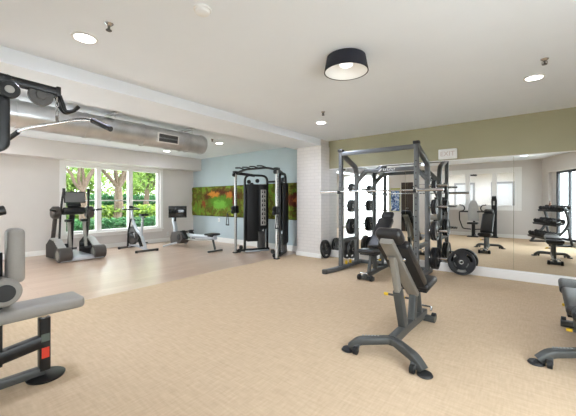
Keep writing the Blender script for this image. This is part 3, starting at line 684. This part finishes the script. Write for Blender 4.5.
# ------------------------------------------------------------ elliptical trainer
eo = (-8.15, 2.53, 0)
r = thing('elliptical_trainer', 'dark grey elliptical trainer with grey screen standing by the window', 'elliptical trainer', (eo[0], eo[1] - .05, 0))
MB(eo).span((-8.72, 2.34, .03), (-7.66, 2.72, .11), .02).build('base_plate', M['silver'], r)
MB(eo).bar([(-7.72, 2.12, .05), (-7.72, 2.94, .05)], .10, .07).build('rear_base_bar', M['silver'], r)
for s in (-1, 1):
    yc = 2.53 + s * .33
    h = MB(eo).cyl((-7.76, yc - .12, .155), (-7.76, yc + .12, .155), .152, 32, .12).build('roller_housing', M['hub'], r)
    for q in (-.12, .12): MB(eo).cyl((-7.76, yc + q - .005, .155), (-7.76, yc + q + .005, .155), .10, 28, .05).build('hub_disc', M['lsteel'], h)
    poly = [(-8.72, .02), (-7.84, .06), (-7.84, .26), (-8.20, .42), (-8.46, .44), (-8.72, .30)]
    MB(eo).prism(poly, yc - .085, yc + .085, lambda x, z, y: (x, y, z)).build('side_housing', M['blackm'], r)
    MB(eo).bar([(-7.86, yc, .275), (-8.19, yc, .435), (-8.46, yc, .455), (-8.70, yc, .32)], .15, .03, (0, 0, 1)).build('housing_cover', M['padb'], r)
    MB(eo).bar([(-8.55, yc, .40), (-8.42, yc, .75), (-8.34, yc, 1.02)], .075, .065, (1, 0, 0), .1).build('side_post', M['hub'], r)
    MB(eo).cyl((-8.32, yc - .085, 1.04), (-8.32, yc + .085, 1.04), .14, 28, .4).build('pivot_joint', M['hub'], r)
    MB(eo).tube([(-8.30, yc - s * .06, .40), (-8.24, yc - s * .06, .95), (-8.16, yc - s * .07, 1.30), (-8.10, yc - s * .09, 1.56)], .021, 10, .15).build('moving_handlebar', M['black'], r)
    MB(eo).tube([(-8.10, yc - s * .09, 1.42), (-8.10, yc - s * .09, 1.58)], .027, 10).build('handle_grip', M['rubber'], r)
    MB(eo).tube([(-8.28, yc + s * .02, 1.05), (-8.12, yc + s * .05, 1.09), (-8.02, yc + s * .17, 1.11)], .022, 10, .05).build('fixed_grip', M['black'], r)
    yp = 2.53 + s * .15
    MB(eo).bar([(-7.98, yp, .25), (-8.10, yp, .82)], .055, .06, (0, 1, 0)).build('pedal_arm', M['lsteel'], r)
    MB(eo).box((-8.10, yp, .86), (.16, .13, .06), None, .02).build('arm_cap', M['black'], r)
    MB(eo).box((-7.98, yp, .25), (.36, .15, .045), ry(-8), .015).box((-8.14, yp, .30), (.03, .15, .10), None, .01).build('foot_pedal', M['rubber'], r)
MB(eo).bar([(-8.55, 2.53, .10), (-8.46, 2.53, .70), (-8.36, 2.53, 1.12)], .10, .09, (1, 0, 0), .1).build('mast', M['blackm'], r)
MB(eo).box((-8.30, 2.53, 1.07), (.20, .44, .13), ry(-20), .03).build('console_body', M['blackm'], r)
MB(eo).box((-8.26, 2.53, 1.20), (.10, .26, .09), ry(-20), .02).build('console_neck', M['blackm'], r)
sc_ = MB(eo).box((-8.22, 2.53, 1.385), (.045, .42, .26), ry(-12), .012).build('screen_housing', M['blackm'], r)
MB(eo).box((-8.196, 2.53, 1.385), (.008, .39, .225), ry(-12), .003).build('screen', M['gscreen'], sc_)

# ------------------------------------------------------------ spin bike
bo = (-8.2, 3.92, 0); yb = 3.92
r = thing('spin_bike', 'white and black indoor spin bike facing the garden window', 'exercise bike', bo)
for x, w in ((-7.72, .27), (-8.74, .25)):
    b_ = MB(bo).bar([(x, yb - w, .035), (x, yb + w, .035)], .055, .05).build('foot_bar', M['hub'], r)
    for s in (-1, 1): MB(bo).cyl((x, yb + s * w, .0), (x, yb + s * w, .06), .035, 14).build('levelling_foot', M['black'], b_)
MB(bo).bar([(-8.74, yb, .05), (-8.60, yb, .10), (-8.2, yb, .11), (-7.72, yb, .05)], .06, .06, (0, 0, 1), .1).build('base_rail', M['silver'], r)
for s in (-1, 1): MB(bo).bar([(-8.68, yb + s * .055, .07), (-8.62, yb + s * .055, .55), (-8.50, yb + s * .05, .82)], .025, .045, (0, 1, 0), .2).build('fork_blade', M['black'], r)
fwl = MB(bo).cyl((-8.52, yb - .02, .36), (-8.52, yb + .02, .36), .23, 36, .05).build('flywheel', M['iron'], r)
MB(bo).lathe2([(.225, -.028), (.25, -.028), (.25, .028), (.225, .028)], (-8.52, yb, .36), (0, 1, 0), 36).cyl((-8.52, yb - .035, .36), (-8.52, yb + .035, .36), .07, 18).build('flywheel_rim', M['black'], fwl)
MB(bo).bar([(-8.52, yb, .80), (-8.28, yb, .52), (-8.0, yb, .40), (-7.80, yb, .10)], .05, .065, (0, 1, 0), .12).build('main_beam', M['silver'], r)
MB(bo).bar([(-8.30, yb, .50), (-8.08, yb, .20), (-8.02, yb, .10)], .06, .07, (0, 1, 0), .1).build('lower_beam', M['black'], r)
MB(bo).cyl((-8.18, yb - .06, .33), (-8.18, yb - .035, .33), .12, 28, .1).box((-8.34, yb - .05, .35), (.42, .03, .09), None, .012).build('chain_guard', M['black'], r)
for s in (-1, 1):
    c = MB(bo).bar([(-8.18, yb + s * .08, .33), (-8.18 + s * .10, yb + s * .08, .33 - s * .14)], .02, .03, (0, 1, 0)).build('crank_arm', M['chrome'], r)
    MB(bo).box((-8.18 + s * .10, yb + s * .14, .33 - s * .14), (.10, .09, .03), None, .008).build('pedal', M['black'], c)
MB(bo).bar([(-8.02, yb, .40), (-7.95, yb, .86)], .045, .05, (0, 1, 0)).build('seat_post', M['silver'], r)
MB(bo).bar([(-8.04, yb, .875), (-7.84, yb, .875)], .04, .035).build('seat_slider', M['black'], r)
MB(bo).prism([(-.15, 0), (-.12, .028), (.02, .05), (.08, .10), (.13, .09), (.14, 0), (.13, -.09), (.08, -.10), (.02, -.05), (-.12, -.028)], .90, .96, lambda x, y, z: (-7.95 + x, yb + y, z + .02 * max(0, x) * 4)).build('saddle', M['rubber'], r)
MB(bo).bar([(-8.50, yb, .78), (-8.56, yb, 1.05)], .045, .05, (0, 1, 0)).build('handlebar_post', M['silver'], r)
MB(bo).tube([(-8.78, yb - .10, 1.14), (-8.62, yb - .22, 1.08), (-8.52, yb - .20, 1.07), (-8.52, yb + .20, 1.07), (-8.62, yb + .22, 1.08), (-8.78, yb + .10, 1.14)], .018, 10, .06).build('handlebar', M['black'], r)
MB(bo).box((-8.58, yb, 1.13), (.03, .12, .08), ry(-25), .01).build('console', M['black'], r)

# ------------------------------------------------------------ rowing machine
wo = (-7.6, 5.02, 0); yr = 5.02
r = thing('rowing_machine', 'grey rowing machine with large black screen near the corner', 'rowing machine', (wo[0] + .36, wo[1], 0))
MB(wo).bar([(-8.42, yr, .30), (-8.0, yr, .34), (-6.72, yr, .36)], .10, .10, (0, 0, 1), .2).build('slide_rail', M['silver'], r)
MB(wo).bar([(-8.40, yr, .24), (-7.6, yr, .235), (-6.9, yr, .31)], .07, .05, (0, 0, 1), .3).build('rail_underside', M['padb'], r)
hz = [(-8.62, .06), (-8.16, .10), (-8.02, .24), (-8.06, .38), (-8.30, .44), (-8.56, .40), (-8.64, .24)]
MB(wo).prism(hz, yr - .13, yr + .13, lambda x, z, y: (x, y, z)).build('resistance_housing', M['hub'], r)
MB(wo).cyl((-8.2, yr - .145, .28), (-8.2, yr + .145, .28), .085, 22).build('drive_cover', M['blackm'], r)
MB(wo).bar([(-8.56, yr, .36), (-8.58, yr, .55), (-8.66, yr, .72), (-8.62, yr, .84)], .09, .10, (0, 1, 0), .2).build('screen_arm', M['silver'], r)
MB(wo).bar([(-8.60, yr, .70), (-8.60, yr, .84), (-8.52, yr, .96)], .06, .05, (0, 1, 0), .06).build('screen_hinge', M['black'], r)
q = rz_(-32)
sc_ = MB(wo).box((-8.46, yr, .985), (.035, .50, .34), q, .01).build('screen_housing', M['black'], r)
MB(wo).box(Vector((-8.46, yr, .985)) + q @ Vector((.018, 0, 0)), (.006, .47, .31), q, .002).build('screen', M['screen'], sc_)
for s, q in ((-1, .42), (1, .32)): MB(wo).bar([(-8.30, yr + s * .10, .12), (-8.52, yr + s * q, .025)], .06, .045).build('front_foot', M['silver'], r)
for s in (-1, 1):
    MB(wo).box((-7.92, yr + s * .12, .36), (.07, .11, .28), ry(-42), .015).build('footrest', M['blackm'], r)
MB(wo).tube([(-7.99, yr - .22, .46), (-7.98, yr, .45), (-7.99, yr + .22, .46)], .016, 10).build('pull_handle', M['black'], r)
MB(wo).box((-6.86, yr, .435), (.28, .32, .05), None, .022, 3).box((-6.86, yr, .40), (.20, .16, .05), None, .01).build('sliding_seat', M['rubber'], r)
MB(wo).bar([(-6.84, yr, .33), (-6.74, yr, .05)], .05, .04, (0, 1, 0)).bar([(-6.74, yr - .22, .02), (-6.74, yr + .22, .02)], .05, .04).build('rear_leg', M['dsteel'], r)

# ------------------------------------------------------------ lat pulldown station at the left edge
go = (-2.83, .30, 0); X = -2.83
r = thing('lat_pulldown_machine', 'black lat pulldown machine with grey pads cut off by the photo edge', 'weight machine', go)
MB(go).bar([(X, -.42, .03), (X, -.42, 1.30), (X, .43, 1.68), (X, .43, 2.16)], .075, .075, (1, 0, 0), .02).build('mast', M['black'], r)
am = MB(go)
for s in (-1, 1): am.bar([(X + s * .03, .36, 2.135), (X + s * .03, .75, 2.125)], .018, .05)
am.box((X, .74, 2.125), (.085, .03, .07), None, .006).build('pulley_arm', M['black'], r)
for y, z, rd in ((.455, 2.05, .058), (.64, 2.075, .075)):
    xo = X + (.065 if rd < .06 else 0)
    p = MB(go).cyl((xo - .018, y, z), (xo + .018, y, z), rd, 28, .2).build('pulley', M['iron'] if rd > .06 else M['black'], r)
    MB(go).cyl((xo - .024, y, z), (xo + .024, y, z), rd * .45, 18).build('pulley_hub', M['padb'] if rd < .06 else M['iron'], p)
MB(go).tube([(X + .02, .75, 2.10), (X + .02, .77, 2.04), (X + .02, .785, 1.985), (X + .02, .84, 2.00), (X + .02, .875, 2.045)], .014, 10, .03).tube([(X - .04, .74, 2.11), (X - .04, .77, 2.02), (X - .04, .80, 1.985), (X - .04, .86, 2.02)], .014, 10, .03).build('bar_hanger', M['black'], r)
MB(go).bar([(X, .66, .06), (X, .66, .44)], .07, .07, (1, 0, 0)).build('seat_post', M['black'], r)
MB(go).bar([(X, .66, .42), (X, .66, .50)], .035, .035, (1, 0, 0)).build('seat_adjuster', M['chrome'], r)
MB(go).box((X, .59, .525), (.25, .60, .085), None, .03, 4).build('seat', M['pad'], r)
MB(go).bar([(X, .64, .27), (X, -.40, .12)], .075, .09).build('seat_beam', M['black'], r)
MB(go).bar([(X, .66, .055), (X, -.42, .055)], .06, .06).build('base_tube', M['dsteel'], r)
MB(go).lathe([(.115, 0), (.12, .012), (.10, .022), (0, .024)], (X, .67, 0), (0, 0, 1), 28).build('foot_plate', M['black'], r)
MB(go).box((X + .037, .66, .19), (.003, .045, .075)).build('red_label', M['red'], r)
MB(go).box((X + .037, .66, .30), (.003, .05, .055)).build('grey_label', M['greenst'], r)
MB(go).bar([(X, .40, .18), (X, .40, .95)], .06, .06, (1, 0, 0)).build('thigh_post', M['black'], r)
tr = MB(go).cyl((X - .22, .42, .70), (X + .15, .42, .70), .092, 30, .15).build('thigh_roller', M['pad'], r)
MB(go).cyl((X + .15, .42, .70), (X + .158, .42, .70), .055, 22).build('roller_cap', M['black'], tr)
MB(go).box((X + .06, .485, .93), (.14, .095, .37), None, .035, 4).build('chest_pad', M['pad'], r)
MB(go).tube([(X + .05, .30, .80), (X + .05, .36, 1.22)], .022, 10).cyl((X + .03, .36, 1.22), (X + .03, .44, 1.24), .032, 14).build('adjuster_lever', M['black'], r)
ws = MB(go)
for i in range(16): ws.box((X, -.52, .12 + i * .042), (.30, .12, .038), None, .004)
ws.build('weight_stack', M['iron'], r)
MB(go).span((X - .2, -.62, .02), (X + .2, -.60, 1.45), .006).span((X - .2, -.46, .75), (X + .2, -.445, 1.45), .006).build('shroud', M['blackm'], r)
# lat bar hanging on its chain
lc = Vector((-2.95, .74, 1.895)); ld = Vector((.965, .262, 0)).normalized(); zz = Vector((0, 0, 1))
r = thing('lat_pulldown_bar', 'long chrome lat bar with black grips hanging from the pulley arm', 'lat bar', tuple(lc))
MB(lc).tube([lc - ld * .66 - zz * .07, lc - ld * .44, lc - ld * .3 + zz * .012, lc + ld * .3 + zz * .012, lc + ld * .44, lc + ld * .66 - zz * .09], .0125, 10, .05).build('bar', M['chrome'], r)
for s, dz in ((-1, .07), (1, .09)): MB(lc).cyl(lc + ld * s * .47 - zz * .012, lc + ld * s * .665 - zz * (dz + .003), .019, 14).build('grip', M['rubber'], r)
ch = MB(lc); c0 = Vector((X + .0, .74, 1.90))
ch.tube([c0 + Vector((0, 0, 0)), c0 + Vector((0, 0, .045))], .012, 8)
for k in range(5):
    z = 1.95 + k * .034; d = Vector((.009, 0, 0)) if k % 2 else Vector((0, .009, 0))
    p = Vector((X, .74, z)); ch.tube([p - d, p - d + zz * .034, p + d + zz * .034, p + d, p - d], .0035, 6)
ch.build('chain', M['chrome'], r)

# ------------------------------------------------------------ chest press behind the camera, seen in the mirror
po = (-1.70, -.40, 0); X = -1.70
r = thing('chest_press_machine', 'chest press machine with pale grey back pad reflected in the mirror', 'weight machine', po)
MB(po).box((X, -.30, .02), (.34, .24, .04), None, .01).bar([(X, -.25, .04), (X, -.70, .04)], .08, .06).build('base', M['black'], r)
MB(po).bar([(X, -.30, .03), (X, -.32, .46)], .08, .08, (1, 0, 0)).build('seat_post', M['black'], r)
MB(po).box((X, -.26, .50), (.34, .30, .07), None, .03, 3).build('seat', M['leather'], r)
bp_ = [(-.17, 0), (.17, 0), (.175, .30), (.14, .58), (.08, .72), (0, .76), (-.08, .72), (-.14, .58), (-.175, .30)]
MB(po).prism(bp_, -.46, -.38, lambda x, z, y: (X + x, y, .58 + z)).build('back_pad', M['padb'], r)
MB(po).bar([(X, -.60, .04), (X, -.54, 1.20)], .07, .07, (1, 0, 0)).build('back_post', M['black'], r)
for s in (-1, 1):
    MB(po).tube([(X + s * .06, -.30, .28), (X + s * .32, -.28, .30), (X + s * .42, -.24, .62), (X + s * .42, -.22, .92), (X + s * .30, -.20, .94), (X + s * .24, -.20, 1.02), (X + s * .28, -.20, 1.14), (X + s * .42, -.20, 1.16)], .020, 10, .06).build('press_arm', M['black'], r)
    MB(po).tube([(X + s * .14, -.20, .92), (X + s * .40, -.20, .92)], .026, 10).build('press_grip', M['rubber'], r)
r = thing('weight_stack_tower', 'slim tall black weight stack tower behind the reflected bench', 'weight machine', (-1.08, -.55, 0))
MB().bar([(0, 0, .02), (0, 0, 1.36)], .13, .16, (1, 0, 0)).cyl((-.065, 0, 1.38), (.065, 0, 1.38), .095, 24).build('tower_shroud', M['blackm'], r)
MB().box((0, .082, 1.22), (.05, .004, .14)).build('pale_label', M['padb'], r)
MB().box((0, 0, .015), (.24, .26, .03), None, .006).build('base_plate', M['black'], r)

# ------------------------------------------------------------ dumbbell rack along the slanting window wall
t0, t1 = .50, 1.80
base = rw((t0 + t1) / 2, .30, 0); RR = math.atan2(DW.y, DW.x)
r = thing('dumbbell_rack', 'three tier black dumbbell rack reflected in the mirror by the window', 'dumbbell rack', tuple(base), RR)
hl = (t1 - t0) / 2                                   # local x along the wall, local y into the room
tiers = [('bottom', .20, .25), ('middle', .06, .65), ('top', -.08, 1.06)]
for x in (-hl + .10, hl - .10):
    MB().bar([(x, .30, .03), (x, -.24, .03)], .07, .05).bar([(x, .26, .05), (x, .12, .26), (x, -.06, .44), (x, -.17, .66), (x, -.14, .86), (x, -.08, 1.04)], .06, .07, (1, 0, 0), .12).build('end_frame', M['black'], r)
    MB().bar([(x, -.24, .04), (x, -.15, .52)], .05, .05, (1, 0, 0)).build('end_brace', M['black'], r)
for nme, y, z in tiers:
    MB().box((0, y, z - .035), (2 * hl, .25, .02), rx(-14), .004).box((0, y + .115, z - .05), (2 * hl, .02, .06), rx(-14), .004).build('tray', M['black'], r)
ords = ['first', 'second', 'third', 'fourth', 'fifth', 'sixth', 'seventh', 'eighth']
def dumbbell(label, loc, rad):
    d = thing('dumbbell', label, 'dumbbell', loc, RR, 'dumbbells on the three tier rack')
    rot = rx(-14)
    MB().cyl(rot @ Vector((0, -.07, 0)), rot @ Vector((0, .07, 0)), .016, 12, 0).build('handle', M['chrome'], d)
    for s in (-1, 1): MB().lathe([(rad * .8, 0), (rad, .012), (rad, .055), (rad * .85, .068)], rot @ Vector((0, s * .05, 0)), rot @ Vector((0, s, 0)), 8).build('head', M['rubber'], d)
    return d
Rm = Matrix.Rotation(RR, 3, 'Z')
for nme, y, z in tiers:
    rad = {'bottom': .080, 'middle': .074, 'top': .066}[nme]
    n = {'bottom': 8, 'middle': 8, 'top': 8}[nme]
    for k in range(n):
        x = hl - .09 - k * (2 * hl - .18) / (n - 1)
        p = base + Rm @ Vector((x, y, z - .024 + rad))
        dumbbell(f'black dumbbell on the {nme} rack tray, {ords[k]} from the mirror end', tuple(p), rad)
bp2 = base + Rm @ Vector((-.32, -.13, 1.055))
r = thing('bottle', 'tall brown bottle standing behind the dumbbells on the top tray', 'bottle', tuple(bp2 + Vector((0, 0, 0))))
MB().lathe([(.028, 0), (.03, .01), (.03, .15), (.014, .20), (.013, .235)], n=20).build('bottle_body', M['bottle'], r); MB().cyl((0, 0, .235), (0, 0, .255), .016, 16).build('cap', M['black'], r)

# ------------------------------------------------------------ garden outside
GZ = -.15
mb = MB(); mb.span((-45, -6, GZ - .1), (XW - .25, 40, GZ)); struct(mb, 'lawn_ground', M['lawn'])
struct(MB().span((-10.9, 0, GZ), (XW - .25, 12, GZ + .02)), 'added_bounce_ground', M['paving'])  # pale strip added outside the window to bounce neutral daylight onto the ceiling
mb = MB(); mb.span((-45, -40, GZ - .12), (14, YF - 4.15, GZ - .02)); struct(mb, 'patio_ground', M['paving'])
struct(MB().prism([tuple(rw(-6, -.3, 0).xy), (14, -6), (14, 12), tuple(rw(12, -.3, 0).xy)], GZ - .1, GZ, lambda x, y, z: (x, y, z)), 'concrete_ground', mat('grey_concrete', (190, 190, 190), .9, var=.06))
def leaves(mb, c, rad, n, size, rnd, shell=.0):
    c = Vector(c)
    for _ in range(n):
        d = Vector((rnd.gauss(0, 1), rnd.gauss(0, 1), rnd.gauss(0, 1))).normalized() * (shell + (1 - shell) * rnd.random() ** .45)
        p = c + Vector((d.x * rad[0], d.y * rad[1], d.z * rad[2]))
        u = Vector((rnd.gauss(0, 1), rnd.gauss(0, 1), rnd.gauss(0, .7))).normalized(); w = u.cross(Vector((rnd.gauss(0, 1), rnd.gauss(0, 1), rnd.gauss(0, 1)))).normalized()
        s = size * (.6 + .7 * rnd.random())
        mb.add([p - u * s, p + w * s * .45, p + u * s, p - w * s * .45], [[0, 1, 2, 3]])
def raw(mb, name, material, parent):
    me = bpy.data.meshes.new(name); me.from_pydata([v - mb.o for v in mb.v], [], mb.f); me.materials.append(material)
    o = bpy.data.objects.new(name, me); COL.objects.link(o); o.parent = parent; return o
def hedge(x, y0, y1, h, dep, mk, label, seed, size=.09, dens=1.0):
    rnd = random.Random(seed); o = ((x), (y0 + y1) / 2, GZ)
    r = thing('hedge', label, 'hedge', o, 0, 'garden hedges'); mb = MB(o); n = int((y1 - y0) / .5)
    for i in range(n):
        y = y0 + (i + .5) * (y1 - y0) / n
        leaves(mb, (x, y, GZ + h * .5), (dep / 2, .42, h * (.5 + .05 * rnd.random())), int(420 * dens * h), size, rnd, .35)
        leaves(mb, (x + dep * .2, y, GZ + h * .82), (dep * .4, .36, h * .2), int(160 * dens), size, rnd)
    raw(mb, 'foliage', M[mk], r)
    st = MB(o)
    for i in range(0, n, 2): y = y0 + (i + .5) * (y1 - y0) / n; st.cyl((x, y, GZ), (x, y, GZ + h * .6), .04, 8)
    st.build('stems', M['bark'], r)
hedge(-11.6, 2.6, 8.0, .86, .9, 'dleaf', 'low dark green hedge just outside the window', 1, .07, 1.3)
hedge(-15.5, 4.0, 11.0, 1.25, 1.3, 'hleaf', 'sunlit yellow green hedge behind the low dark hedge', 2, .09)
hedge(-20.5, 5.0, 13.5, 1.85, 1.4, 'dleaf', 'tall dark hedge at the far side of the garden', 3, .11)
def tree(x, y, trunk_r, fork, dirs, crown, label, seed, lean=(0, 0)):
    rnd = random.Random(seed); o = (x, y, GZ); r = thing('tree', label, 'tree', o, 0, 'garden trees'); tk = MB(o); lf = MB(o)
    f = Vector((x + lean[0], y + lean[1], fork))
    def limb(p, q, r0, r1):
        pts = []; n = 5
        for i in range(n + 1):
            t = i / n; w = Vector((rnd.uniform(-1, 1), rnd.uniform(-1, 1), 0)) * .06 * (q - p).length * math.sin(math.pi * t) * .7
            pts.append(p.lerp(q, t) + w)
        k = len(tk.v); tk.tube(pts, 1, 9)
        for i in range(n + 1):
            for j in range(9):
                c = pts[i]; v = tk.v[k + i * 9 + j]; tk.v[k + i * 9 + j] = c + (v - c) * (r0 + (r1 - r0) * i / n)
    limb(Vector(o), f, trunk_r * 1.25, trunk_r * .85)
    for dx, dy, dz in dirs:
        e = f + Vector((dx, dy, dz)); limb(f, e, trunk_r * .55, trunk_r * .22)
        for k in range(3):
            e2 = f.lerp(e, .5 + .2 * k) ; q = e2 + Vector((rnd.uniform(-.9, .9), rnd.uniform(-.9, .9), rnd.uniform(.4, 1.3))); limb(e2, q, trunk_r * .2, trunk_r * .06)
            leaves(lf, q, (.75, .75, .5), crown, .10, rnd)
        leaves(lf, e, (1.2, 1.2, .8), crown * 2, .11, rnd)
    tk.build('trunk', M['bark'], r); raw(lf, 'foliage', M['leaf'], r)
tree(-13.2, 4.25, .12, 1.65, [(-.2, -1.1, 1.6), (.1, -.5, 2.2), (-.1, .15, 2.4), (.2, .7, 2.0), (-.6, 1.2, 2.4)], 170, 'many branched garden tree behind the elliptical trainer', 11)
tree(-15.0, 6.25, .19, 1.9, [(.2, -1.3, 1.4), (-.2, -.3, 2.6), (.2, .6, 2.2), (-.4, 1.4, 2.4)], 170, 'thick trunked garden tree in the middle of the window', 12)
tree(-18.5, 9.4, .16, 2.0, [(.3, -.9, 1.2), (0, .4, 1.6), (.2, 1.2, 1.1), (.5, .1, .7)], 260, 'leafy garden tree seen through the window pane nearest the rower', 13)
for i, (x, y) in enumerate(((-24, 7.0), (-27, 12.5), (-24, 17.0))):
    tree(x, y, .2, 2.2, [(.3, -1.4, 1.0), (0, .2, 1.8), (.2, 1.5, 1.2), (.6, -.4, .2), (.5, .9, .1), (.9, -1.6, -.5), (.9, .3, -.8), (.9, 1.9, -.4)], 240, ['pale distant tree behind the many branched tree', 'pale distant tree behind the thick trunk', 'pale distant tree behind the leafy tree by the rower'][i], 20 + i)
